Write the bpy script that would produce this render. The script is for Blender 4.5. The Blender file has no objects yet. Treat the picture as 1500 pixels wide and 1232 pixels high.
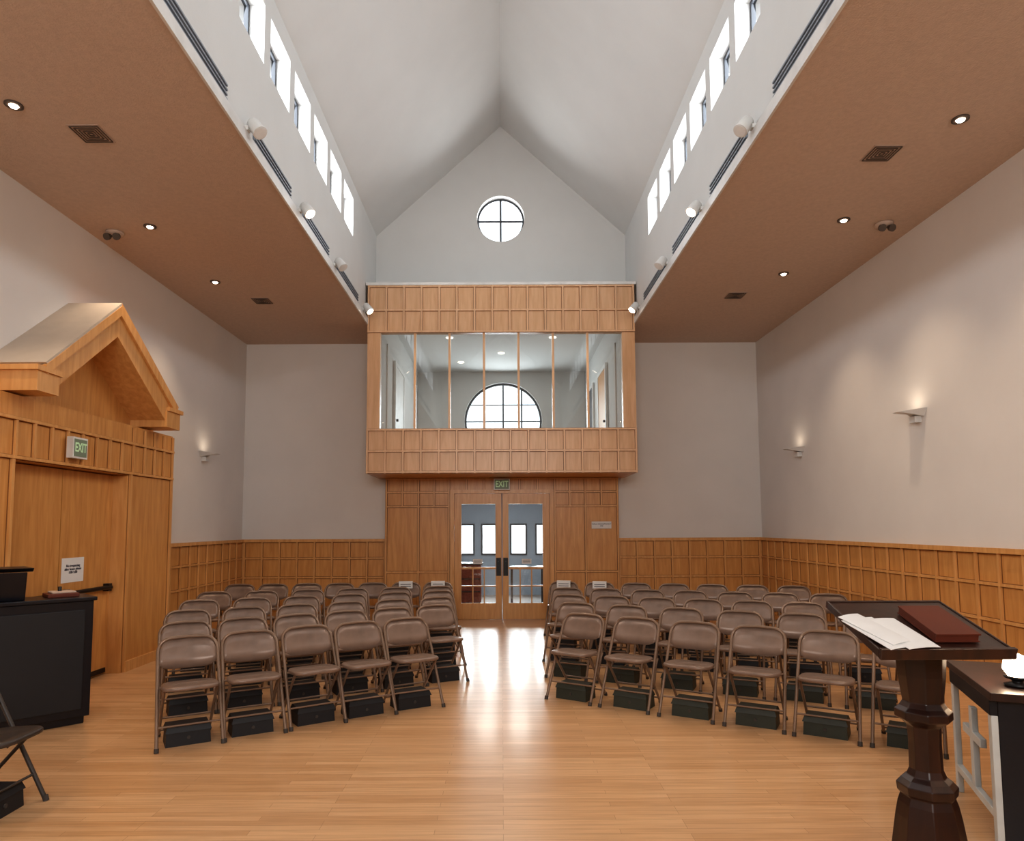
import bpy, bmesh, math, random
from mathutils import Vector, Matrix
random.seed(4)
sc = bpy.context.scene
sc.view_settings.view_transform = 'Standard'
try: sc.view_settings.look = 'Medium High Contrast'
except Exception: pass
sc.view_settings.exposure = -0.04
COL = sc.collection

# ------------------------------------------------------------ materials
def newmat(name):
    m = bpy.data.materials.new(name); m.use_nodes = True
    nt = m.node_tree
    return m, nt, nt.nodes['Principled BSDF']
def plain(name, col, rough=0.5, metal=0.0, var=0.08, scale=6.0, bump=0.0, bscale=60.0, emis=None, estr=0.0, spec=0.5):
    m, nt, b = newmat(name)
    tc = nt.nodes.new('ShaderNodeTexCoord')
    nz = nt.nodes.new('ShaderNodeTexNoise'); nz.inputs['Scale'].default_value = scale; nz.inputs['Detail'].default_value = 4
    nt.links.new(tc.outputs['Object'], nz.inputs['Vector'])
    cr = nt.nodes.new('ShaderNodeValToRGB')
    cr.color_ramp.elements[0].position = 0.3; cr.color_ramp.elements[1].position = 0.7
    cr.color_ramp.elements[0].color = tuple(c*(1-var) for c in col)+(1,)
    cr.color_ramp.elements[1].color = tuple(min(1, c*(1+var)) for c in col)+(1,)
    nt.links.new(nz.outputs['Fac'], cr.inputs['Fac'])
    nt.links.new(cr.outputs['Color'], b.inputs['Base Color'])
    b.inputs['Roughness'].default_value = rough; b.inputs['Metallic'].default_value = metal
    b.inputs['Specular IOR Level'].default_value = spec
    if bump > 0:
        n2 = nt.nodes.new('ShaderNodeTexNoise'); n2.inputs['Scale'].default_value = bscale; n2.inputs['Detail'].default_value = 3
        nt.links.new(tc.outputs['Object'], n2.inputs['Vector'])
        bp = nt.nodes.new('ShaderNodeBump'); bp.inputs['Strength'].default_value = bump; bp.inputs['Distance'].default_value = 0.02
        nt.links.new(n2.outputs['Fac'], bp.inputs['Height']); nt.links.new(bp.outputs['Normal'], b.inputs['Normal'])
    if emis:
        b.inputs['Emission Color'].default_value = emis+(1,); b.inputs['Emission Strength'].default_value = estr
    return m
def wood(name, c1, c2, stretch=(9, 9, 0.9), rough=0.38, coat=0.12):
    m, nt, b = newmat(name)
    tc = nt.nodes.new('ShaderNodeTexCoord'); mp = nt.nodes.new('ShaderNodeMapping')
    mp.inputs['Scale'].default_value = stretch
    nt.links.new(tc.outputs['Object'], mp.inputs['Vector'])
    nz = nt.nodes.new('ShaderNodeTexNoise'); nz.inputs['Scale'].default_value = 2.2; nz.inputs['Detail'].default_value = 7; nz.inputs['Distortion'].default_value = 0.6
    nt.links.new(mp.outputs['Vector'], nz.inputs['Vector'])
    cr = nt.nodes.new('ShaderNodeValToRGB')
    cr.color_ramp.elements[0].position = 0.3; cr.color_ramp.elements[1].position = 0.72
    cr.color_ramp.elements[0].color = c1+(1,); cr.color_ramp.elements[1].color = c2+(1,)
    nt.links.new(nz.outputs['Fac'], cr.inputs['Fac']); nt.links.new(cr.outputs['Color'], b.inputs['Base Color'])
    b.inputs['Roughness'].default_value = rough; b.inputs['Coat Weight'].default_value = coat; b.inputs['Coat Roughness'].default_value = 0.25
    return m
def floor_mat():
    m, nt, b = newmat('maple_strip_floor')
    tc = nt.nodes.new('ShaderNodeTexCoord')
    br = nt.nodes.new('ShaderNodeTexBrick')
    br.offset = 0.37; br.offset_frequency = 3; br.squash = 1.0
    br.inputs['Scale'].default_value = 1.0
    br.inputs['Brick Width'].default_value = 0.95; br.inputs['Row Height'].default_value = 0.057
    br.inputs['Mortar Size'].default_value = 0.0012; br.inputs['Mortar Smooth'].default_value = 0.3
    br.inputs['Bias'].default_value = 0.0
    br.inputs['Color1'].default_value = (0.62, 0.36, 0.18, 1); br.inputs['Color2'].default_value = (0.76, 0.48, 0.265, 1)
    br.inputs['Mortar'].default_value = (0.42, 0.235, 0.11, 1)
    nt.links.new(tc.outputs['Object'], br.inputs['Vector'])
    mp = nt.nodes.new('ShaderNodeMapping'); mp.inputs['Scale'].default_value = (1.5, 25, 1)
    nt.links.new(tc.outputs['Object'], mp.inputs['Vector'])
    nz = nt.nodes.new('ShaderNodeTexNoise'); nz.inputs['Scale'].default_value = 2; nz.inputs['Detail'].default_value = 6
    nt.links.new(mp.outputs['Vector'], nz.inputs['Vector'])
    mx = nt.nodes.new('ShaderNodeMix'); mx.data_type = 'RGBA'; mx.blend_type = 'MULTIPLY'
    cr = nt.nodes.new('ShaderNodeValToRGB')
    cr.color_ramp.elements[0].position = 0.3; cr.color_ramp.elements[0].color = (0.82, 0.80, 0.78, 1)
    cr.color_ramp.elements[1].position = 0.65; cr.color_ramp.elements[1].color = (1, 1, 1, 1)
    nt.links.new(nz.outputs['Fac'], cr.inputs['Fac'])
    mx.inputs[0].default_value = 1.0
    nt.links.new(br.outputs['Color'], mx.inputs[6]); nt.links.new(cr.outputs['Color'], mx.inputs[7])
    nt.links.new(mx.outputs[2], b.inputs['Base Color'])
    b.inputs['Roughness'].default_value = 0.28
    b.inputs['Coat Weight'].default_value = 0.4; b.inputs['Coat Roughness'].default_value = 0.14
    return m
def glass_mat(name='window_glass', tint=(0.95, 0.97, 0.97)):
    m = bpy.data.materials.new(name); m.use_nodes = True; nt = m.node_tree
    nt.nodes.remove(nt.nodes['Principled BSDF'])
    out = nt.nodes['Material Output']
    t = nt.nodes.new('ShaderNodeBsdfTransparent'); t.inputs['Color'].default_value = tint+(1,)
    g = nt.nodes.new('ShaderNodeBsdfGlossy'); g.inputs['Roughness'].default_value = 0.02
    fr = nt.nodes.new('ShaderNodeFresnel'); fr.inputs['IOR'].default_value = 1.6
    mx = nt.nodes.new('ShaderNodeMixShader')
    nt.links.new(fr.outputs[0], mx.inputs[0]); nt.links.new(t.outputs[0], mx.inputs[1]); nt.links.new(g.outputs[0], mx.inputs[2])
    nt.links.new(mx.outputs[0], out.inputs['Surface'])
    return m

M_wall = plain('painted_wall_warm_white', (0.73, 0.695, 0.665), 0.85, var=0.02, scale=2, bump=0.08, bscale=150, spec=0.2)
M_nave = plain('painted_nave_white', (0.665, 0.66, 0.645), 0.85, var=0.02, scale=2, bump=0.08, bscale=120, spec=0.2)
M_soff = plain('acoustic_plaster_soffit', (0.60, 0.475, 0.395), 0.95, var=0.05, scale=28, bump=0.25, bscale=70, spec=0.1)
M_roof = plain('portico_roof_paint', (0.52, 0.45, 0.38), 0.8, var=0.04)
M_wood = wood('maple_panel', (0.54, 0.245, 0.07), (0.69, 0.355, 0.12))
M_batt = wood('maple_batten', (0.59, 0.29, 0.095), (0.73, 0.40, 0.155))
M_gap = plain('shadow_gap_stain', (0.24, 0.10, 0.03), 0.6)  # dark strip colour: shade beside battens and joints, painted in
M_pale = wood('maple_pale_panel', (0.60, 0.35, 0.185), (0.71, 0.445, 0.26))
M_paleb = wood('maple_pale_batten', (0.64, 0.39, 0.22), (0.76, 0.49, 0.30))
M_gapp = plain('shadow_gap_pale', (0.30, 0.15, 0.075), 0.6)  # painted-in edge shade for the pale balcony battens
M_floor = floor_mat()
M_glass = glass_mat()
M_frame = plain('dark_window_frame', (0.05, 0.055, 0.065), 0.5)
M_white = plain('white_painted_metal', (0.70, 0.69, 0.67), 0.45)
M_grey = plain('grey_grille_metal', (0.27, 0.30, 0.34), 0.5, metal=0.2)
M_black = plain('black_lacquer', (0.006, 0.007, 0.012), 0.35)
M_blackf = plain('black_vinyl', (0.013, 0.014, 0.018), 0.55)
M_green = plain('dark_green_vinyl', (0.036, 0.042, 0.033), 0.5)
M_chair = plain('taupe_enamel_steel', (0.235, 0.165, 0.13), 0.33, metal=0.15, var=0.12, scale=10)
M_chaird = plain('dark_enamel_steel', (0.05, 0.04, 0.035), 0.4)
M_tube = plain('tan_enamel_tube', (0.24, 0.165, 0.12), 0.30, metal=0.3)
M_rub = plain('rubber_foot', (0.06, 0.05, 0.045), 0.7)
M_dwood = wood('dark_walnut', (0.014, 0.005, 0.004), (0.042, 0.013, 0.007), rough=0.34, coat=0.25)
M_paper = plain('white_paper', (0.78, 0.77, 0.76), 0.8, var=0.03)
M_ink = plain('printed_ink', (0.1, 0.1, 0.12), 0.8)
M_book = plain('red_leather_book', (0.13, 0.027, 0.012), 0.55)
M_pale_frame = plain('pale_grey_paint', (0.58, 0.60, 0.59), 0.5)
M_blue = plain('narthex_blue_grey_wall', (0.38, 0.46, 0.56), 0.85, var=0.03)
M_tile = plain('narthex_floor', (0.35, 0.3, 0.27), 0.5)
M_red = plain('red_brick_cabinet', (0.2, 0.045, 0.025), 0.6, var=0.3, scale=20)
M_vent = plain('vent_dark', (0.10, 0.075, 0.06), 0.6)
M_ventt = plain('vent_tan', (0.52, 0.40, 0.33), 0.7)
M_lampw = plain('lamp_face_warm', (1, 0.9, 0.8), 0.5, emis=(1, 0.8, 0.62), estr=14)
M_lamp2 = plain('lamp_face_soft', (1, 0.9, 0.8), 0.5, emis=(1, 0.85, 0.7), estr=2)
M_greenl = plain('exit_letters', (0.50, 0.68, 0.45), 0.5, emis=(0.5, 0.75, 0.42), estr=0.15)
M_exitw = plain('exit_panel', (0.20, 0.26, 0.19), 0.5)
M_bronze = plain('bronze_plate', (0.02, 0.018, 0.018), 0.35, metal=0.5)
M_flame = plain('lamp_glow', (1, 0.8, 0.6), 0.5, emis=(1, 0.78, 0.55), estr=30)

# ------------------------------------------------------------ mesh builder
class MB:
    def __init__(s): s.v = []; s.f = []; s.m = []; s.sm = []; s.mats = []
    def mi(s, mat):
        if mat not in s.mats: s.mats.append(mat)
        return s.mats.index(mat)
    def add(s, vs, fs, mat, smooth=False):
        o = len(s.v); k = s.mi(mat)
        s.v += [tuple(v) for v in vs]
        for f in fs: s.f.append(tuple(i+o for i in f)); s.m.append(k); s.sm.append(smooth)
    def box(s, x0, x1, y0, y1, z0, z1, mat):
        if x0 > x1: x0, x1 = x1, x0
        if y0 > y1: y0, y1 = y1, y0
        if z0 > z1: z0, z1 = z1, z0
        vs = [(x0,y0,z0),(x1,y0,z0),(x1,y1,z0),(x0,y1,z0),(x0,y0,z1),(x1,y0,z1),(x1,y1,z1),(x0,y1,z1)]
        s.add(vs, [(0,3,2,1),(4,5,6,7),(0,1,5,4),(1,2,6,5),(2,3,7,6),(3,0,4,7)], mat)
    def hexa(s, b, t, mat):
        s.add(list(b)+list(t), [(0,3,2,1),(4,5,6,7),(0,1,5,4),(1,2,6,5),(2,3,7,6),(3,0,4,7)], mat)
    def prism(s, pts, ax, a0, a1, mat):
        n = len(pts)
        def P(p, a):
            if ax == 'Y': return (p[0], a, p[1])
            if ax == 'X': return (a, p[0], p[1])
            return (p[0], p[1], a)
        vs = [P(p, a0) for p in pts]+[P(p, a1) for p in pts]
        fs = [tuple(range(n)), tuple(reversed(range(n, 2*n)))]
        for i in range(n):
            j = (i+1) % n; fs.append((i, n+i, n+j, j))
        s.add(vs, fs, mat)
    def tube(s, path, r, mat, n=8, caps=True):
        path = [Vector(p) for p in path]; vs = []
        up = Vector((0.13, 0.31, 0.94)).normalized()
        prev = None
        for i, p in enumerate(path):
            if i == 0: t = path[1]-p
            elif i == len(path)-1: t = p-path[i-1]
            else: t = (path[i+1]-p).normalized()+(p-path[i-1]).normalized()
            t.normalize()
            if prev is None:
                a = t.cross(up)
                if a.length < 0.1: a = t.cross(Vector((1,0,0)))
                a.normalize()
            else:
                a = (prev-t*prev.dot(t)).normalized()
            prev = a; b = t.cross(a)
            rr = r[i] if isinstance(r, (list, tuple)) else r
            for k in range(n):
                an = 2*math.pi*k/n
                vs.append(p+a*math.cos(an)*rr+b*math.sin(an)*rr)
        fs = []
        for i in range(len(path)-1):
            for k in range(n):
                k2 = (k+1) % n
                fs.append((i*n+k, i*n+k2, (i+1)*n+k2, (i+1)*n+k))
        s.add(vs, fs, mat, True)
        if caps:
            o = len(path)-1
            s.add(vs[:n], [tuple(reversed(range(n)))], mat)
            s.add(vs[o*n:], [tuple(range(n))], mat)
    def lathe(s, prof, c, mat, n=24, smooth=True, rot=0.0):
        vs = []; fs = []
        for (r, z) in prof:
            for k in range(n):
                a = 2*math.pi*k/n+rot
                vs.append((c[0]+r*math.cos(a), c[1]+r*math.sin(a), c[2]+z))
        for i in range(len(prof)-1):
            for k in range(n):
                k2 = (k+1) % n
                fs.append((i*n+k, i*n+k2, (i+1)*n+k2, (i+1)*n+k))
        fs.append(tuple(reversed(range(n)))); L = (len(prof)-1)*n
        fs.append(tuple(range(L, L+n)))
        s.add(vs, fs, mat, smooth)
    def mesh(s, name):
        me = bpy.data.meshes.new(name)
        me.from_pydata(s.v, [], s.f)
        for mt in s.mats: me.materials.append(mt)
        for p, k, sm in zip(me.polygons, s.m, s.sm): p.material_index = k; p.use_smooth = sm
        bm = bmesh.new(); bm.from_mesh(me); bmesh.ops.recalc_face_normals(bm, faces=bm.faces); bm.to_mesh(me); bm.free()
        return me
    def obj(s, name, loc=(0,0,0), rz=0.0, bevel=0.0, parent=None):
        o = bpy.data.objects.new(name, s.mesh(name)); o.location = loc; o.rotation_euler = (0, 0, rz)
        COL.objects.link(o)
        if parent: o.parent = parent
        if bevel > 0:
            b = o.modifiers.new('bevel', 'BEVEL'); b.width = bevel; b.segments = 2; b.limit_method = 'ANGLE'
        return o
    # rectangular wall with rectangular holes. ax 'X': plane x=const, u=Y ; ax 'Y': u=X
    def holed(s, ax, a0, a1, u0, u1, z0, z1, holes, mat):
        zs = sorted(set([z0, z1]+[h[2] for h in holes]+[h[3] for h in holes]))
        zs = [z for z in zs if z0 <= z <= z1]
        for i in range(len(zs)-1):
            zc = (zs[i]+zs[i+1])/2
            hs = sorted([h for h in holes if h[2] < zc < h[3]])
            cur = u0
            for h in hs+[(u1, u1, 0, 0)]:
                if h[0] > cur+1e-6:
                    s.bar(ax, a0, a1, cur, h[0], zs[i], zs[i+1], mat)
                cur = h[1]
    def bar(s, ax, a0, a1, u0, u1, z0, z1, mat):
        if ax == 'X': s.box(a0, a1, u0, u1, z0, z1, mat)
        else: s.box(u0, u1, a0, a1, z0, z1, mat)
    # vertical / horizontal battens with a dark strip behind that paints in their edge shadow; f = face coord, d = direction
    def vb(s, ax, f, d, u, z0, z1, mat=None, gap=None, w=.026, p=.024):
        s.bar(ax, f, f+d*.004, u-w/2-.007, u+w/2+.007, z0, z1, gap or M_gap)
        s.bar(ax, f+d*.004, f+d*p, u-w/2, u+w/2, z0, z1, mat or M_batt)
    def hb(s, ax, f, d, z, u0, u1, mat=None, gap=None, w=.026, p=.021):
        s.bar(ax, f, f+d*.0035, u0, u1, z-w/2-.007, z+w/2+.007, gap or M_gap)
        s.bar(ax, f+d*.0035, f+d*p, u0, u1, z-w/2, z+w/2, mat or M_batt)
def round_hole_wall(mb, poly, c, r, y0, y1, mat, N=64):
    angs = [2*math.pi*i/N for i in range(N)]
    for p in poly: angs.append(math.atan2(p[1]-c[1], p[0]-c[0]) % (2*math.pi))
    angs = sorted(set(round(a, 6) for a in angs))
    outer = []
    for a in angs:
        d = (math.cos(a), math.sin(a)); best = 1e9
        for i in range(len(poly)):
            p = poly[i]; q = poly[(i+1) % len(poly)]
            ex, ez = q[0]-p[0], q[1]-p[1]
            det = d[0]*(-ez)+ex*d[1]
            if abs(det) < 1e-9: continue
            rx, rz = p[0]-c[0], p[1]-c[1]
            t = (rx*(-ez)+ex*rz)/det; u = (d[0]*rz-d[1]*rx)/det
            if t > 0 and -1e-5 <= u <= 1+1e-5: best = min(best, t)
        outer.append((c[0]+d[0]*best, c[1]+d[1]*best))
    n = len(angs); vs = []
    inner = [(c[0]+r*math.cos(a), c[1]+r*math.sin(a)) for a in angs]
    for y in (y0, y1):
        vs += [(p[0], y, p[1]) for p in inner]+[(p[0], y, p[1]) for p in outer]
    fs = []
    for i in range(n):
        j = (i+1) % n
        fs.append((i, j, n+j, n+i)); fs.append((2*n+i, 3*n+i, 3*n+j, 2*n+j))
        fs.append((i, 2*n+i, 2*n+j, j)); fs.append((n+i, n+j, 3*n+j, 3*n+i))
    mb.add(vs, fs, mat)
def frange(a, b, n): return [a+(b-a)*i/n for i in range(n+1)]

def area(name, loc, aim, sx, sy, power, col, shape='RECTANGLE', spread=180):
    l = bpy.data.lights.new(name, 'AREA'); l.shape = shape; l.size = sx; l.size_y = sy; l.energy = power; l.color = col; l.spread = math.radians(spread)
    o = bpy.data.objects.new(name, l); o.location = loc
    o.rotation_euler = Vector(aim).to_track_quat('-Z', 'Y').to_euler(); COL.objects.link(o)
    return o
def spot(name, loc, aim, power, col, ang=80, blend=0.8, rad=0.04):
    l = bpy.data.lights.new(name, 'SPOT'); l.energy = power; l.color = col; l.spot_size = math.radians(ang); l.spot_blend = blend; l.shadow_soft_size = rad
    o = bpy.data.objects.new(name, l); o.location = loc
    o.rotation_euler = Vector(aim).to_track_quat('-Z', 'Y').to_euler(); COL.objects.link(o)
    return o
def reparent(child, par):
    bpy.context.view_layer.update()
    child.parent = par; child.matrix_parent_inverse = par.matrix_world.inverted()
def text(s, body, loc, rot, size, mat, par):
    c = bpy.data.curves.new(s, 'FONT'); c.body = body; c.size = size; c.align_x = 'CENTER'; c.align_y = 'CENTER'; c.extrude = 0.002; c.space_line = 0.9
    c.materials.append(mat)
    o = bpy.data.objects.new(s, c); o.location = loc; o.rotation_euler = rot; COL.objects.link(o)
    if par: reparent(o, par)
    return o

# ------------------------------------------------------------ key dimensions
W = 4.4; NW = 2.12; ZS = 4.70; YB = 11.6; YF = -3.0; ZE = 6.49; ZR = 8.44; YG = 11.3; YD = 11.48; YBAL = 10.43
mb = MB(); mb.box(-W-.2, W+.2, YF-.2, 11.65, -.1, 0, M_floor); mb.obj('floor')
mb = MB(); mb.box(-W-.2, -W, YF, YB+.1, 0, ZS+.1, M_wall); mb.obj('wall_left')
mb = MB(); mb.box(W, W+.2, YF, YB+.1, 0, ZS+.1, M_wall); mb.obj('wall_right')
mb = MB(); mb.box(-W, -1.96, YB, YB+.1, 0, ZS, M_wall); mb.obj('wall_back_left')
mb = MB(); mb.box(1.96, W, YB, YB+.1, 0, ZS, M_wall); mb.obj('wall_back_right')
# altar-end wall with an unseen window added for fill light (behind the camera)
mb = MB(); mb.holed('Y', YF-.1, YF, -W, W, 0, ZS, [(-2.0, 2.0, 2.7, 4.6)], M_wall)
mb.prism([(-NW-.25, ZS), (NW+.25, ZS), (NW+.25, ZE), (0, ZR+.2), (-NW-.25, ZE)], 'Y', YF-.1, YF, M_wall)
mb.obj('wall_front')
mb = MB()
for x in (-1.985, -1.0, 0, 1.0, 1.985): mb.box(x-.02, x+.02, YF-.07, YF-.02, 2.7, 4.6, M_frame)
for z in (2.715, 3.65, 4.585): mb.box(-2.0, 2.0, YF-.065, YF-.025, z-.015, z+.015, M_frame)
w = mb.obj('window_altar')
L = area('daylight', (0, YF-.01, 3.65), (0, 1, -.15), 4.0, 1.9, 155, (1.0, .96, .91), spread=140); reparent(L, w)  # fill light for the room, placed in the added window
# low ceilings
for sgn, nm in ((-1, 'left'), (1, 'right')):
    mb = MB(); mb.box(sgn*(NW-.03), sgn*W, YF, YB, ZS, ZS+.08, M_soff)
    mb.box(sgn*(NW-.05), sgn*(NW-.03), YF, YBAL, ZS-.012, ZS+.09, M_white)
    mb.obj('ceiling_'+nm)
# clerestory walls + windows
WY = [(8.92-.735*k, 9.50-.735*k) for k in range(13)]
for sgn, nm in ((-1, 'left'), (1, 'right')):
    mb = MB()
    holes = sorted([(a, b, 5.70, 6.26) for a, b in WY])
    mb.holed('X', sgn*NW, sgn*(NW+.24), YF, YG+.15, ZS+.08, ZE+.02, holes, M_nave)
    mb.obj('wall_clerestory_'+nm)
    for k, (a, b) in enumerate(WY):
        mb = MB(); xa = sgn*(NW+.14); xb = sgn*(NW+.18); t = .035
        mb.box(xa, xb, a, a+t, 5.70, 6.26, M_frame); mb.box(xa, xb, b-t, b, 5.70, 6.26, M_frame)
        mb.box(xa, xb, a+t, b-t, 5.70, 5.70+t, M_frame); mb.box(xa, xb, a+t, b-t, 6.26-t, 6.26, M_frame)
        w = mb.obj('window_clerestory_%s_%d' % (nm, k+1))
        L = area('daylight', (sgn*(NW+.23), (a+b)/2, 5.98), (-sgn, 0, -.3), b-a, .56, 9.0, (0.88, 0.94, 1.0))
        reparent(L, w)
mb = MB()
for sgn in (-1, 1):
    mb.prism([(sgn*NW, ZE), (0, ZR), (0, ZR+.16), (sgn*(NW+.24), ZE+.0)], 'Y', YF, YG+.15, M_nave)
mb.obj('ceiling_vault')
mb = MB()
GC = (0.0, 6.79); GR = .405
round_hole_wall(mb, [(-NW, 5.31), (NW, 5.31), (NW, ZE), (0, ZR), (-NW, ZE)], GC, GR, YG, YG+.18, M_nave)
mb.obj('wall_gable')
def ring(mb, c, r0, r1, y0, y1, mat, N=48):
    vs = []
    for y in (y0, y1):
        for r in (r0, r1):
            vs += [(c[0]+r*math.cos(2*math.pi*i/N), y, c[1]+r*math.sin(2*math.pi*i/N)) for i in range(N)]
    fs = []
    for i in range(N):
        j = (i+1) % N
        fs += [(i, j, N+j, N+i), (2*N+i, 3*N+i, 3*N+j, 2*N+j), (i, 2*N+i, 2*N+j, j), (N+i, N+j, 3*N+j, 3*N+i)]
    mb.add(vs, fs, mat)
mb = MB(); yy = YG+.12
ring(mb, GC, GR-.03, GR-.001, yy, yy+.04, M_frame)
mb.box(-.016, .016, yy, yy+.03, GC[1]-GR+.02, GC[1]+GR-.02, M_frame); mb.box(-GR+.02, GR-.02, yy+.002, yy+.028, GC[1]-.016, GC[1]+.016, M_frame)
w = mb.obj('window_round')
L = area('daylight', (0, YG+.17, GC[1]), (0, -1, 0), 2*GR, 2*GR, 20, (0.95, 0.98, 1.0), 'DISK', 120); reparent(L, w)

# ------------------------------------------------------------ wainscot
WH = 1.33
def wains(name, ax, a, d, u0, u1, n):
    mb = MB(); th = .02
    mb.bar(ax, a, a+d*th, u0, u1, 0, WH, M_wood)
    f = a+d*th
    for u in frange(u0+.02, u1-.02, n): mb.vb(ax, f, d, u, .12, WH-.03)
    for z in (1.02, .70, .40): mb.hb(ax, f, d, z, u0, u1)
    mb.bar(ax, f, f+d*.022, u0, u1, 0, .12, M_batt)
    mb.bar(ax, f, f+d*.038, u0, u1, WH-.035, WH+.012, M_batt)
    mb.bar(ax, f, f+d*.005, u0, u1, WH-.045, WH-.035, M_gap)
    mb.obj(name)
wains('trim_wainscot_right', 'X', W, -1, YF, YB, 50)
wains('trim_wainscot_left', 'X', -W, 1, 8.47, YB, 11)
wains('trim_wainscot_back_left', 'Y', YB, -1, -W+.04, -1.96, 8)
wains('trim_wainscot_back_right', 'Y', YB, -1, 1.96, W-.04, 8)

# ------------------------------------------------------------ entrance wall, doors
mb = MB()
mb.holed('Y', YD, YB, -1.96, 1.96, 0, 2.355, [(-.80, .80, -1, 2.10)], M_wood)
f = YD
for s_ in (-1, 1):
    mb.bar('Y', f-.025, f, s_*.80, s_*.87, 0, 2.16, M_batt)
    for u in (.89, 1.40, 1.94): mb.vb('Y', f, -1, s_*u, 0, 1.88)
    for u in (.89, 1.14, 1.40, 1.67, 1.94): mb.vb('Y', f, -1, s_*u, 1.88, 2.34)
    lo, hi = sorted((s_*.88, s_*1.95))
    for z in (1.88, 2.12, .79): mb.hb('Y', f, -1, z, lo, hi)
    mb.bar('Y', f-.022, f, s_*.87, s_*1.96, 0, .10, M_batt)
mb.bar('Y', f-.025, f, -.80, .80, 2.10, 2.16, M_batt)
for u in frange(-.6, .6, 4): mb.vb('Y', f, -1, u, 2.16, 2.34)
mb.bar('Y', f-.02, f, -1.96, 1.96, 2.335, 2.355, M_batt)
mb.obj('wall_entrance')
dr = bpy.data.objects.new('door_1', None); COL.objects.link(dr)
for s_, nm in ((-1, 'left_leaf'), (1, 'right_leaf')):
    mb = MB(); a, b = .004, .798
    y0, y1 = YD+.03, YD+.075
    def X(u0, u1, z0, z1, m, ya=y0, yb=y1): mb.box(s_*u0, s_*u1, ya, yb, z0, z1, m)
    X(a, a+.105, .004, 2.098, M_batt); X(b-.115, b, .004, 2.098, M_batt)
    X(a+.105, b-.115, .004, .27, M_batt); X(a+.105, b-.115, 1.92, 2.098, M_batt)
    X(a+.105, b-.115, .83, .865, M_batt); X(a+.105, b-.115, .54, .56, M_batt)
    for q in (1/3., 2/3.):
        u = a+.105+(b-a-.22)*q; X(u-.01, u+.01, .27, .83, M_batt)
    X(a+.105, b-.115, .27, 1.92, M_glass, y0+.02, y0+.024)
    X(a, a+.006, .004, 2.098, M_gap, y0-.002, y0)
    X(a+.015, a+.095, .72, 1.02, M_bronze, y0-.006, y0)
    X(a+.05, a+.065, .80, .96, M_bronze, y0-.045, y0-.03)
    X(a+.05, a+.065, .80, .82, M_bronze, y0-.03, y0); X(a+.05, a+.065, .94, .96, M_bronze, y0-.03, y0)
    X(.33, .49, .92, 1.0, M_paper, y0-.003, y0)
    for q in range(3): X(.35, .47, .935+q*.02, .94+q*.02, M_ink, y0-.005, y0-.003)
    mb.obj(nm, parent=dr)
def exit_sign(name, loc, rz, w=.30, h=.19):
    mb = MB()
    mb.box(-w/2, w/2, -.03, .03, -h/2, h/2, M_white)
    mb.box(-w/2+.018, w/2-.018, -.034, -.03, -h/2+.018, h/2-.018, M_exitw)
    o = mb.obj(name, loc, rz)
    t = bpy.data.curves.new('letters', 'FONT'); t.body = 'EXIT'; t.size = w*.43; t.align_x = 'CENTER'; t.align_y = 'CENTER'; t.extrude = .001; t.offset = .002
    t.materials.append(M_greenl); to = bpy.data.objects.new('letters', t); to.location = (0, -.036, 0); to.rotation_euler = (math.pi/2, 0, 0); to.scale = (.9, 1.25, 1)
    COL.objects.link(to); to.parent = o
    return o
exit_sign('exit_sign', (0, YD-.07, 2.245), 0, .27, .19)
mb = MB(); mb.box(1.50, 1.83, YD-.022, YD-.017, 1.50, 1.62, M_paper)
o = mb.obj('occupancy_sign')
text('lettering', 'HALL OCCUPANCY\n100', (1.665, YD-.024, 1.56), (math.pi/2, 0, 0), .036, M_ink, o)

# ------------------------------------------------------------ balcony
BZ0, BZ1, GZ0, GZ1 = 2.36, 5.31, 3.05, 4.56
BW = 2.08
mb = MB(); F = YBAL
mb.box(-BW, BW, F, F+.12, BZ0, GZ0, M_pale)
mb.box(-BW, BW, F, F+.12, GZ1, BZ1, M_pale)
for s_ in (-1, 1):
    mb.box(s_*1.88, s_*BW, F, F+.12, GZ0, GZ1, M_pale)
    mb.box(s_*(BW-.06), s_*BW, F+.12, YG-.001, BZ0, BZ1, M_pale)
    mb.box(s_*(BW-.06), s_*BW, YG-.001, YB, BZ0, 5.19, M_pale)
    mb.box(s_*(BW-.10), s_*(BW-.06), F+.12, YB, BZ0+.14, 5.19, M_nave)
mb.box(-BW+.06, BW-.06, F+.12, YB, BZ0, BZ0+.14, M_wood)
mb.box(-BW+.06, BW-.06, F+.12, YG-.001, 5.2, BZ1, M_nave)
mb.box(-BW-.03, BW+.03, F-.03, YG-.001, BZ1, BZ1+.045, M_white)
us = frange(-BW+.014, BW-.014, 15)
zm = (BZ0+GZ0)/2; zm2 = (GZ1+BZ1)/2-.02
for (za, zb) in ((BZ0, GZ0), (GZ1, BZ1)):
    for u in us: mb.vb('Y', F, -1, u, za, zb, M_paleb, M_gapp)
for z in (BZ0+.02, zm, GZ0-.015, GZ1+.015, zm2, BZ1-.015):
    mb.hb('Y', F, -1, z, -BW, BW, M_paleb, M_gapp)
for i in range(1, 7):
    x = -1.88+3.76*i/7; mb.box(x-.017, x+.017, F+.01, F+.08, GZ0, GZ1, M_pale)
bal = mb.obj('balcony')
mb = MB(); mb.box(-1.88, 1.88, F+.04, F+.048, GZ0, GZ1, M_glass); mb.obj('glazing', parent=bal)
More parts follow.
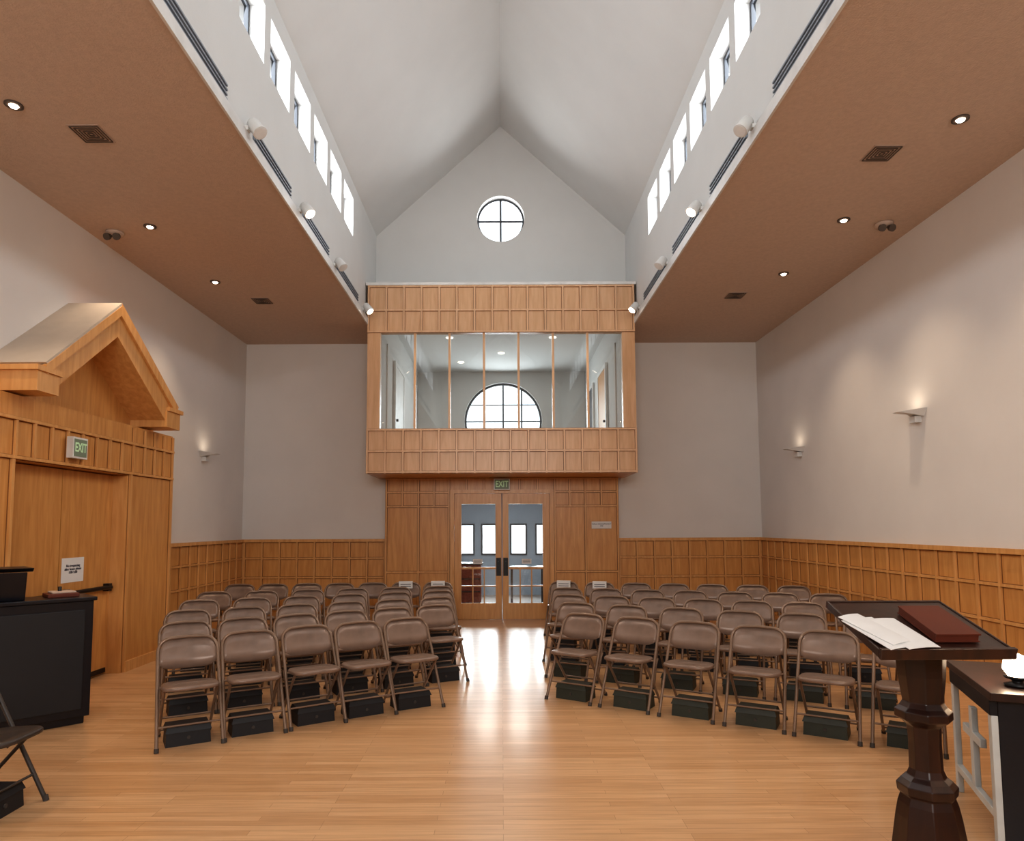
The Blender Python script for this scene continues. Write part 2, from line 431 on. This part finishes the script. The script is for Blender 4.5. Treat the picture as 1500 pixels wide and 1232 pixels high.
# gallery room
mb = MB()
for s_ in (-1, 1): mb.box(s_*1.98, s_*2.08, YB+.001, 16, 2.5, 5.2, M_nave)
mb.obj('wall_gallery_sides')
mb = MB(); GC2 = (0.04, 4.02)
round_hole_wall(mb, [(-2.08, 2.5), (2.08, 2.5), (2.08, 5.2), (-2.08, 5.2)], GC2, .92, 16, 16.15, M_nave); mb.obj('wall_gallery_back')
mb = MB(); mb.box(-2.08, 2.08, YG, 16.15, 5.2, 5.3, M_nave); mb.obj('ceiling_gallery')
mb = MB(); mb.box(-2.08, 2.08, YB, 16.15, 2.4, 2.5, M_tile); mb.obj('floor_gallery')
mb = MB(); ring(mb, GC2, .87, .918, 16.08, 16.13, M_frame)
for dx in (-.44, 0, .44):
    hh = math.sqrt(.9**2-dx*dx); mb.box(GC2[0]+dx-.018, GC2[0]+dx+.018, 16.09, 16.12, GC2[1]-hh, GC2[1]+hh, M_frame)
for dz in (-.4, 0, .4):
    hh = math.sqrt(.9**2-dz*dz); mb.box(GC2[0]-hh, GC2[0]+hh, 16.092, 16.118, GC2[1]+dz-.012, GC2[1]+dz+.012, M_frame)
w = mb.obj('window_gallery_round')
L = area('daylight', (GC2[0], 16.16, GC2[1]), (0, -1, 0), 1.84, 1.84, 60, (0.90, 0.97, 1.0), 'DISK', 150); reparent(L, w)
for s_, nm, y0, y1, mt in ((1, 'door_3', 12.6, 13.5, M_wood), (1, 'door_4', 14.4, 15.3, M_frame), (-1, 'door_5', 12.4, 13.4, M_white)):
    mb = MB()
    mb.box(s_*1.94, s_*1.975, y0, y1, 2.5, 4.5, mt); mb.box(s_*1.93, s_*1.975, y0-.08, y0, 2.5, 4.58, M_white); mb.box(s_*1.93, s_*1.975, y1, y1+.08, 2.5, 4.58, M_white)
    mb.box(s_*1.93, s_*1.975, y0, y1, 4.5, 4.58, M_white); mb.tube([(s_*1.90, y0+.08, 3.5), (s_*1.94, y0+.08, 3.5)], .025, M_bronze)
    mb.obj(nm)
for x, y in ((-1, 13), (0, 14.2), (1, 13), (-.9, 15)):
    mb = MB(); mb.lathe([(.07, 0), (.07, .012), (.045, .012)], (x, y, 5.187), M_lamp2); mb.obj('gallery_downlight')
L = area('gallery_lamp', (0, 13.5, 5.17), (0, 0, -1), 1.2, 1.2, 20, (1, .96, .9))
# narthex below
mb = MB(); mb.box(-3, 3, YB+.05, 15.6, -.1, 0, M_tile); mb.obj('floor_narthex')
mb = MB()
for s_ in (-1, 1): mb.box(s_*2.6, s_*2.7, YB+.1, 15.5, 0, 2.3, M_blue)
mb.obj('wall_narthex_sides')
mb = MB(); hx = [(-1.02, -.62), (-.47, -.12), (.18, .56), (.75, 1.13)]
mb.holed('Y', 15.5, 15.65, -2.7, 2.7, 0, 2.3, [(a, b, .90, 1.60) for a, b in hx], M_blue); mb.obj('wall_narthex_back')
mb = MB(); mb.box(-2.7, 2.7, YB+.1, 15.65, 2.3, 2.4, M_nave); mb.obj('ceiling_narthex')
for i, (a, b) in enumerate(hx):
    mb = MB(); t = .035
    mb.box(a, a+t, 15.47, 15.6, .9, 1.6, M_frame); mb.box(b-t, b, 15.47, 15.6, .9, 1.6, M_frame)
    mb.box(a+t, b-t, 15.47, 15.6, .9, .9+t, M_frame); mb.box(a+t, b-t, 15.47, 15.6, 1.6-t, 1.6, M_frame)
    w = mb.obj('window_%d' % (i+1))
    L = area('daylight', ((a+b)/2, 15.62, 1.25), (0, -1, 0), b-a, .7, 24, (.85, .95, 1.0)); reparent(L, w)
area('narthex_lamp', (0, 13.4, 2.28), (0, 0, -1), 1.0, 1.0, 28, (1, .93, .85))  # added ceiling fill to brighten the narthex, has no fixture
mb = MB(); mb.box(-.95, -.42, 13.6, 14.0, .05, .78, M_red); mb.box(-.98, -.39, 13.57, 14.03, .78, .82, M_dwood); mb.box(-.93, -.44, 13.62, 13.98, 0, .05, M_dwood)
for z in (.25, .5): mb.box(-.93, -.44, 13.585, 13.6, z, z+.02, M_dwood)
mb.obj('storage_cabinet')
mb = MB(); mb.box(.15, .85, 13.5, 14.0, .7, .74, M_dwood)
for x in (.19, .81):
    for y in (13.54, 13.96): mb.box(x-.02, x+.02, y-.02, y+.02, 0, .7, M_dwood)
mb.obj('side_table')

# ------------------------------------------------------------ soffit fixtures
for (x, y) in ((-3.62, 4.85), (-3.67, 6.92), (-3.67, 8.55), (3.58, 5.08), (3.55, 6.84), (3.55, 8.35), (-3.6, 2.6), (3.6, 2.9), (-3.6, .4), (3.6, .4)):
    mb = MB()
    mb.lathe([(.045, 0), (.062, 0), (.062, .012), (.045, .012)], (x, y, ZS-.012), M_vent)
    mb.lathe([(.001, -.016), (.025, -.01), (.036, .004), (.036, .012)], (x, y, ZS-.012), M_lampw, 16)
    o = mb.obj('recessed_downlight')
    L = spot('bulb', (x, y, ZS-.04), (0, 0, -1), 72, (1.0, .78, .56), 92, .9); reparent(L, o)
for (x, y) in ((-3.27, 5.23), (-3.33, 9.3), (3.24, 5.57), (3.22, 9.16)):
    mb = MB(); h = .125; z = ZS-.012
    mb.box(x-h, x+h, y-h, y+h, z+.006, ZS-.001, M_ventt)
    for i in range(5):
        q = .018+i*.023
        for s_ in (-1, 1):
            yy = y+s_*q
            mb.box(x-q, x+q, yy-.004, yy+.004, z, z+.006, M_vent)
            mb.box(x+s_*q-.004, x+s_*q+.004, y-q, y+q, z, z+.006, M_vent)
    mb.obj('ceiling_vent')
for (x, y) in ((-4.12, 7.07), (4.02, 6.94)):
    mb = MB(); z = ZS-.001
    mb.lathe([(.03, -.04), (.075, -.035), (.09, -.015), (.09, 0)], (x, y, z), M_ventt)
    for s_ in (-1, 1):
        mb.tube([(x+s_*.04, y-.015, z-.035), (x+s_*.048, y-.04, z-.06), (x+s_*.052, y-.07, z-.075)], [.022, .034, .038], M_vent, 12)
    mb.obj('emergency_light')
SY = [5.37, 6.83, 8.30, 10.05]
segs = [(1.0, 5.0), (5.6, 6.6), (7.05, 8.1), (8.5, 9.8)]
for sgn in (-1, 1):
    x = sgn*NW
    for (a, b) in segs:
        mb = MB()
        mb.box(x-sgn*.001, x-sgn*.012, a, b, ZS+.11, ZS+.27, M_grey)
        for q in range(4):
            z = ZS+.12+q*.038; mb.box(x-sgn*.012, x-sgn*.028, a, b, z, z+.014, M_grey)
        mb.obj('linear_air_grille')
    for i, y in enumerate(SY):
        mb = MB(); bx = sgn*(NW-.06)
        d = Vector((-sgn*.45, -.15, -.6)).normalized()
        mb.box(bx+sgn*.055, bx, y-.03, y+.03, ZS+.095, ZS+.13, M_white)
        mb.tube([(bx, y, ZS+.11), (bx-sgn*.05, y, ZS+.13)], .012, M_white)
        c = Vector((bx-sgn*.06, y, ZS+.12))
        mb.tube([c-d*.09, c-d*.07, c+d*.05, c+d*.06], [.03, .052, .06, .06], M_white, 16)
        mb.tube([c+d*.061, c+d*.064], .05, M_lampw if i in (1, 3) else M_white, 16)
        o = mb.obj('track_spotlight')
        L = spot('bulb', tuple(c+d*.08), tuple(d), 58, (1, .82, .64), 95, .8); reparent(L, o)
# sconces
for (sgn, y, z) in ((-1, 10.0, 2.63), (1, 10.0, 2.66), (1, 7.14, 2.73), (1, 4.28, 2.73)):
    mb = MB(); x = sgn*W
    b = [(x, y-.10, z-.05), (x-sgn*.10, y-.03, z-.02), (x-sgn*.10, y+.03, z-.02), (x, y+.10, z-.05)]
    t = [(x, y-.16, z+.03), (x-sgn*.24, y-.06, z+.0), (x-sgn*.24, y+.06, z+.0), (x, y+.16, z+.03)]
    mb.add(b+t, [(0,1,2,3),(0,4,5,1),(1,5,6,2),(2,6,7,3),(0,3,7,4)], M_white)
    ti = [(x, y-.145, z+.028), (x-sgn*.22, y-.055, z+.0), (x-sgn*.22, y+.055, z+.0), (x, y+.145, z+.028)]
    mb.add(t+ti, [(0,4,5,1),(1,5,6,2),(2,6,7,3)], M_white)
    mb.box(x, x-sgn*.07, y-.05, y+.05, z-.11, z-.045, M_white)
    o = mb.obj('wall_sconce')
    L = area('bulb', (x-sgn*.15, y, z+.01), (-sgn*.1, 0, 1), .1, .08, 0.55, (1, .82, .62)); reparent(L, o)

# ------------------------------------------------------------ left portico with doors
PX = -4.10
mb = MB()
mb.holed('X', -W+.001, PX, 4.6, 8.45, 0, 2.68, [(5.72, 7.46, -1, 2.13)], M_wood)
f = PX
ys = [4.62, 4.88, 5.14, 5.42, 5.70, 5.93, 6.16, 6.39, 6.62, 6.85, 7.08, 7.31, 7.54, 7.78, 8.0, 8.22, 8.435]
for y in ys: mb.vb('X', f, 1, y, 2.14, 2.48)
for y in (7.54, 7.78, 8.0, 8.22, 8.435, 5.42, 5.14): mb.vb('X', f, 1, y, 2.48, 2.66)
for z in (2.15, 2.48): mb.hb('X', f, 1, z, 4.6, 8.45, p=.03)
for y in (7.50, 8.43, 5.68): mb.vb('X', f, 1, y, 0, 2.14, w=.035)
mb.box(f, f+.03, 7.5, 8.45, 0, .11, M_batt)
mb.prism([(5.3, 2.68), (8.4, 2.68), (6.82, 3.72)], 'X', -W+.001, -4.28, M_wood)
AY = 6.78
XF = -3.88
def roofslab(pts, mat): mb.prism(pts, 'X', -W+.001, XF, mat)
roofslab([(5.66, 2.90), (5.80, 2.72), (AY, 3.48), (AY, 3.78)], M_batt)
roofslab([(AY, 3.78), (AY, 3.48), (7.90, 2.72), (8.02, 2.95)], M_batt)
mb.box(-W+.001, XF+.02, 5.60, 5.88, 2.70, 2.87, M_batt)
mb.box(-W+.001, XF+.04, 5.57, 5.90, 2.87, 2.915, M_batt)
mb.box(-W+.001, XF+.02, 7.80, 8.12, 2.71, 2.90, M_batt)
mb.box(-W+.001, XF+.04, 7.82, 8.16, 2.90, 2.945, M_batt)
mb.prism([(5.73, 2.935), (AY, 3.775), (AY, 3.83), (5.68, 2.955)], 'X', -W+.001, XF+.03, M_roof)
mb.prism([(AY, 3.70), (8.0, 2.90), (8.06, 2.98), (AY, 3.83)], 'X', XF, XF+.03, M_batt)
mb.prism([(5.71, 2.86), (5.68, 2.93), (AY, 3.80), (AY, 3.70)], 'X', XF, XF+.035, M_batt)
mb.obj('door_portico')
dd = bpy.data.objects.new('door_2', None); COL.objects.link(dd)
mb = MB(); dx = -4.25
mb.box(dx-.05, dx, 5.73, 6.585, .01, 2.12, M_wood); mb.box(dx-.05, dx, 6.595, 7.45, .01, 2.12, M_wood)
mb.box(dx-.05, dx-.03, 6.585, 6.595, .01, 2.12, M_gap)
for (a, b) in ((5.80, 6.55), (6.63, 7.40)):
    mb.tube([(dx+.05, a, .92), (dx+.05, b, .92)], .022, M_bronze, 10)
    for y in (a+.03, b-.03): mb.box(dx, dx+.06, y-.03, y+.03, .88, .96, M_bronze)
mb.box(dx, dx+.012, 6.63, 7.42, .02, .07, M_bronze)
mb.box(dx-.05, PX-.001, 7.45, 7.459, 0, 2.12, M_batt)
mb.obj('leaves', parent=dd)
mb = MB(); mb.box(dx+.001, dx+.004, 6.63, 6.98, 1.02, 1.26, M_paper)
o = mb.obj('paper_notice')
text('lettering', 'No trespassing\nafter hours please\n1:00-5:00', (dx+.006, 6.805, 1.15), (math.pi/2, 0, math.pi/2), .036, M_ink, o)
exit_sign('exit_sign', (PX+.06, 6.46, 2.31), math.pi/2, .225, .20)

# ------------------------------------------------------------ folding chair
def chair_mesh(frame, pan, name):
    mb = MB(); hw = .205; H = .735; RR = .095
    def line(z): return -.34+(.34)*min(1, z/.68)
    zt0 = H-.008-RR
    pts = []
    for z in (0.012, .2, .42, .56, zt0): pts.append((-hw-.012+(.012*z/.66), line(z), z))
    for a in (15, 30, 45, 60, 75, 90):
        an = math.radians(a); z = zt0+RR*math.sin(an); pts.append((-hw+RR*(1-math.cos(an)), line(z)+.010*math.sin(an), z))
    full = pts+[(0, line(H)+.018, H-.004)]+[(-p[0], p[1], p[2]) for p in reversed(pts)]
    mb.tube(full, .0125, frame, 8)
    N = 16; vs = []; zb = .515
    for j, off in enumerate((0.0, .014)):
        for i in range(N+1):
            u = -1+2*i/N; x = u*(hw-.010)
            ex = max(0, abs(x)-(hw-.010-RR))/RR; ex = min(1, ex)
            zt = H-.012-RR*(1-math.sqrt(max(0, 1-ex*ex)))*.92
            zbo = zb+.035*ex**2
            for z in (zbo, (zbo*2+zt)/3, (zbo+zt*2)/3, zt):
                vs.append((x, line(z)+.026*(1-u*u)+off-.006, z))
    fs = []; R = 4; S = (N+1)*R
    for i in range(N):
        for k in range(R-1):
            a = i*R+k; fs.append((a, a+R, a+R+1, a+1)); fs.append((S+a, S+a+1, S+a+R+1, S+a+R))
        a = i*R; fs.append((a, S+a, S+a+R, a+R)); a = i*R+R-1; fs.append((a, a+R, S+a+R, S+a))
    for i in (0, N):
        for k in range(R-1):
            a = i*R+k; fs.append((a, a+1, S+a+1, S+a))
    mb.add(vs, fs, pan, True)
    def outline(s, z):
        P = []
        hw2, d0, d1 = .19*s, -.37, -.02; cy = (d0+d1)/2; hd = (d1-d0)/2*s
        for k in range(28):
            an = 2*math.pi*k/28; c, s_ = math.cos(an), math.sin(an); e = .5
            x = hw2*math.copysign(abs(c)**e, c); y = hd*math.copysign(abs(s_)**e, s_)
            x *= 1-.06*(y/hd if y > 0 else 0)
            P.append((x, cy+y, z-.02*((y/hd))*1.0*.5))
        return P
    rings = [outline(.93, .395), outline(1.0, .40), outline(1.0, .418), outline(.95, .427), outline(.6, .418), outline(.2, .415)]
    vs = sum(rings, []); fs = []
    for i in range(len(rings)-1):
        for k in range(28):
            k2 = (k+1) % 28; fs.append((i*28+k, i*28+k2, (i+1)*28+k2, (i+1)*28+k))
    fs.append(tuple(reversed(range(28)))); fs.append(tuple(range(5*28, 6*28)))
    mb.add(vs, fs, pan, True)
    rw = .175
    for s_ in (-1, 1):
        mb.tube([(s_*rw, -.27, .40), (s_*rw, -.10, .21), (s_*rw, .07, .012)], .011, frame, 8)
        mb.tube([(s_*rw, .065, .025), (s_*rw, .075, 0)], .016, M_rub, 8)
        mb.tube([(s_*(hw+.011), -.333, .03), (s_*(hw+.012), -.341, 0)], .0165, M_rub, 8)
        mb.tube([(s_*.195, -.02, .40), (s_*.2, -.12, .30)], .006, frame, 6)
        mb.tube([(s_*rw, -.16, .40), (s_*.197, -.14, .40)], .008, frame, 6)
    mb.tube([(-hw-.006, line(.15), .15), (hw+.006, line(.15), .15)], .008, frame, 6)
    mb.tube([(-rw, .035, .055), (rw, .035, .055)], .008, frame, 6)
    mb.tube([(-rw, -.06, .165), (rw, -.06, .165)], .008, frame, 6)
    return mb.mesh(name)
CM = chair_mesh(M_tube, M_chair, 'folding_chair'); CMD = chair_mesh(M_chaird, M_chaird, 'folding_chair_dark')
def box_mesh(mat, name):
    mb = MB()
    w, d, h = .15, .10, .115
    mb.hexa([(-w, -d, 0), (w, -d, 0), (w, d, 0), (-w, d, 0)], [(-w+.006, -d+.006, h), (w-.006, -d+.006, h), (w-.006, d-.006, h), (-w+.006, d-.006, h)], mat)
    mb.hexa([(-w-.004, -d-.004, h-.02), (w+.004, -d-.004, h-.02), (w+.004, d+.004, h-.02), (-w-.004, d+.004, h-.02)], [(-w+.01, -d+.01, h+.02), (w-.01, -d+.01, h+.02), (w-.01, d-.01, h+.02), (-w+.01, d-.01, h+.02)], mat)
    mb.tube([(0, -d-.006, .055), (0, -d+.002, .055)], .012, M_rub, 12)
    return mb.mesh(name)
BMK = box_mesh(M_blackf, 'kneeling_cushion'); BMG = box_mesh(M_green, 'kneeling_cushion_green')
def place(mesh, name, x, y, rz, z=0, s=1):
    o = bpy.data.objects.new(name, mesh); o.location = (x, y, z); o.rotation_euler = (0, 0, rz); o.scale = (s, s, s); COL.objects.link(o); return o
def row(p, q, n, cushion, bow=0.0):
    ang = math.atan2(q[1]-p[1], q[0]-p[0])
    out = []
    for i in range(n):
        t = i/(n-1); j = random.uniform(-.015, .015)
        x = p[0]+(q[0]-p[0])*t; y = p[1]+(q[1]-p[1])*t - bow*4*t*(1-t)+j
        rz = ang+random.uniform(-.04, .04)
        o = place(CM, 'folding_chair', x, y, rz); out.append(o)
        c, s_ = math.cos(rz), math.sin(rz); ly = -.15; lx = random.uniform(-.02, .02)
        place(cushion, 'kneeling_cushion', x+lx*c-ly*s_, y+lx*s_+ly*c, rz)
    return out
row((-2.38, 5.26), (-.87, 6.22), 5, BMK)
row((-2.76, 6.02), (-.70, 7.20), 6, BMK)
row((-3.12, 6.85), (-.76, 8.00), 6, BMK)
row((-3.42, 7.80), (-.82, 8.78), 6, BMK)
row((-3.65, 8.75), (-.88, 9.42), 6, BMK)
r6 = row((-3.75, 9.85), (-.94, 10.10), 7, BMK)
row((.76, 6.44), (2.95, 5.08), 6, BMG)
row((.79, 7.35), (3.25, 6.12), 6, BMG)
row((.80, 8.20), (3.65, 7.10), 7, BMK)
row((.85, 9.10), (3.85, 8.15), 7, BMK)
r6b = row((.90, 10.05), (3.9, 9.25), 7, BMK)
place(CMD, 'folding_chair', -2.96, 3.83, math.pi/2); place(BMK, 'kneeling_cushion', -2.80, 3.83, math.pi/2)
for ch in (r6[-1], r6[-2], r6b[0], r6b[1]):
    mb = MB(); mb.box(-.10, .10, -.030, -.026, .65, .752, M_paper); mb.box(-.10, .10, -.026, .03, .747, .752, M_paper)
    for q in range(2): mb.box(-.075, .075, -.032, -.030, .675+q*.03, .685+q*.03, M_ink)
    o = mb.obj('reserved_card', ch.location, ch.rotation_euler[2])

# ------------------------------------------------------------ organ console (left)
mb = MB(); L_, D_ = .70, .34
mb.box(-L_, 0, 0, D_, .06, .97, M_black); mb.box(-L_+.03, -.03, .03, D_-.03, 0, .06, M_black)
mb.box(-L_-.02, .02, -.02, D_+.02, .97, 1.0, M_black)
mb.box(-L_+.05, -.06, -.012, 0, .12, .90, M_blackf)
mb.prism([(0.05, 1.0), (.30, 1.0), (.30, 1.16), (.0, 1.22)], 'X', -L_, -.46, M_black)
mb.prism([(0.02, 1.22), (.34, 1.22), (.34, 1.25), (-.02, 1.25)], 'X', -L_-.03, -.42, M_black)
mb.box(-.30, -.08, .1, .30, 1.0, 1.03, M_book); mb.box(-.27, -.10, .12, .28, 1.03, 1.045, M_ventt)
mb.tube([(-.2, .2, 1.045), (-.2, .2, 1.08)], .015, M_bronze)
mb.obj('organ_console', (-3.31, 5.60, 0), math.radians(45), bevel=.006)

# ------------------------------------------------------------ lectern
mb = MB()
O = Vector((1.38, 2.53, 1.10)); U = Vector((.475, 0, 0)); V = Vector((.04, .47, .12)); Nn = U.cross(V).normalized()
def slab(u0, u1, v0, v1, w0, w1, mat):
    c = [O+U*u0+V*v0, O+U*u1+V*v0, O+U*u1+V*v1, O+U*u0+V*v1]
    mb.hexa([p+Nn*w0 for p in c], [p+Nn*w1 for p in c], mat)
slab(0, 1, 0, 1, -.022, 0, M_dwood)
slab(-.02, 1.02, -.04, .0, -.03, .012, M_dwood)
slab(-.02, 0, 0, 1, -.028, .004, M_dwood); slab(1, 1.02, 0, 1, -.028, .004, M_dwood); slab(-.02, 1.02, 1, 1.03, -.028, .004, M_dwood)
slab(.3, .7, .2, .8, -.06, -.022, M_dwood)
C = (1.665, 2.77, 0)
prof = [(.24, 0), (.24, .05), (.225, .07), (.20, .10), (.17, .13), (.145, .2), (.13, .32), (.115, .42), (.105, .47), (.095, .50), (.105, .51), (.108, .54), (.09, .56), (.070, .575), (.060, .60),
        (.058, .70), (.061, .765), (.078, .78), (.102, .795), (.102, .825), (.085, .84), (.072, .86), (.076, .89), (.085, .96), (.09, 1.05), (.10, 1.07), (.105, 1.11)]
mb.lathe(prof, C, M_dwood, 8, False, math.pi/8)
lec = mb.obj('lectern', bevel=.003)
mb = MB()
def leaf(u0, u1, v0, v1, w, rot, mat=M_paper, bend=.01):
    cu, cv = (u0+u1)/2, (v0+v1)/2; vs = []; n = 8
    ca, sa = math.cos(rot), math.sin(rot)
    for i in range(n+1):
        for j in (0, 1):
            du = (u0-cu)+(u1-u0)*i/n; dv = (v0-cv)+(v1-v0)*j
            uu = cu+du*ca-dv*sa; vv = cv+du*sa+dv*ca
            ww = w+bend*math.sin(math.pi*i/n)
            vs.append(O+U*uu+V*vv+Nn*ww)
    m_ = len(vs); vs2 = vs+[v-Nn*.002 for v in vs]; fs = []
    for i in range(n):
        a = 2*i; fs += [(a, a+2, a+3, a+1), (m_+a, m_+a+1, m_+a+3, m_+a+2), (a, m_+a, m_+a+2, a+2), (a+1, a+3, m_+a+3, m_+a+1)]
    fs += [(0, 1, m_+1, m_), (m_-2, 2*m_-2, 2*m_-1, m_-1)]
    mb.add(vs2, fs, mat, False)
leaf(-.03, .27, -.02, .56, .014, .25, bend=.003); leaf(-.01, .20, .03, .62, .019, .34, bend=.004); leaf(.14, .40, -.04, .53, .017, .14, bend=.004)
mb.obj('sheet_music')
mb = MB()
slab(.48, .83, .12, .72, .004, .008, M_book); slab(.485, .82, .13, .71, .008, .030, M_book); slab(.48, .83, .12, .72, .030, .036, M_book)
mb.obj('hymnal')

# ------------------------------------------------------------ altar table (right)
mb = MB(); DY = .78; LX = 1.1
mb.box(.0, LX, .0, .07, .0, .70, M_black)
mb.box(LX-.05, LX, .07, DY, .0, .70, M_black)
mb.box(-.04, LX+.04, -.05, DY+.04, .70, .74, M_dwood)
mb.box(-.035, 0, -.0, DY, .62, .70, M_black)
mb.box(-.0, LX-.06, DY-.04, DY-.01, .62, .70, M_dwood)
def F_(y0, y1, z0, z1): mb.box(-.03, 0, y0, y1, z0, z1, M_pale_frame)
F_(.0, .055, 0, .62); F_(DY-.05, DY, 0, .62); F_(.055, DY-.05, .12, .16)
F_(.36, .415, .16, .57); F_(.22, .36, .40, .445); F_(.415, .555, .40, .445)
mb.obj('altar_table', (2.42, 3.42, 0), math.radians(-21), bevel=.003)
mb = MB()
mb.lathe([(.055, 0), (.06, .01), (.025, .02), (.025, .03), (.055, .04), (.06, .05)], (0, 0, 0), M_bronze, 20)
mb.lathe([(.04, .05), (.062, .085), (.055, .125), (.035, .15), (.003, .165)], (0, 0, 0), M_flame, 20)
o = mb.obj('altar_lamp', (2.60, 3.52, .74))
L = bpy.data.lights.new('flame', 'POINT'); L.energy = 6; L.color = (1, .7, .42); L.shadow_soft_size = .04
lo = bpy.data.objects.new('flame', L); lo.location = (0, 0, .22); COL.objects.link(lo); lo.parent = o

# ------------------------------------------------------------ world + camera
wd = bpy.data.worlds.new('world'); sc.world = wd; wd.use_nodes = True
wd.node_tree.nodes['Background'].inputs[0].default_value = (.86, .94, 1, 1); wd.node_tree.nodes['Background'].inputs[1].default_value = 1.9
cam = bpy.data.cameras.new('camera'); co = bpy.data.objects.new('camera', cam); COL.objects.link(co)
cam.lens = 24.0; cam.sensor_width = 36; cam.shift_x = .01; cam.shift_y = .05; cam.clip_start = .05
co.matrix_world = Matrix.Translation((0, 0, 1.56)) @ Matrix.Rotation(math.radians(94.5), 4, 'X') @ Matrix.Rotation(math.radians(-.25), 4, 'Z')
sc.camera = co
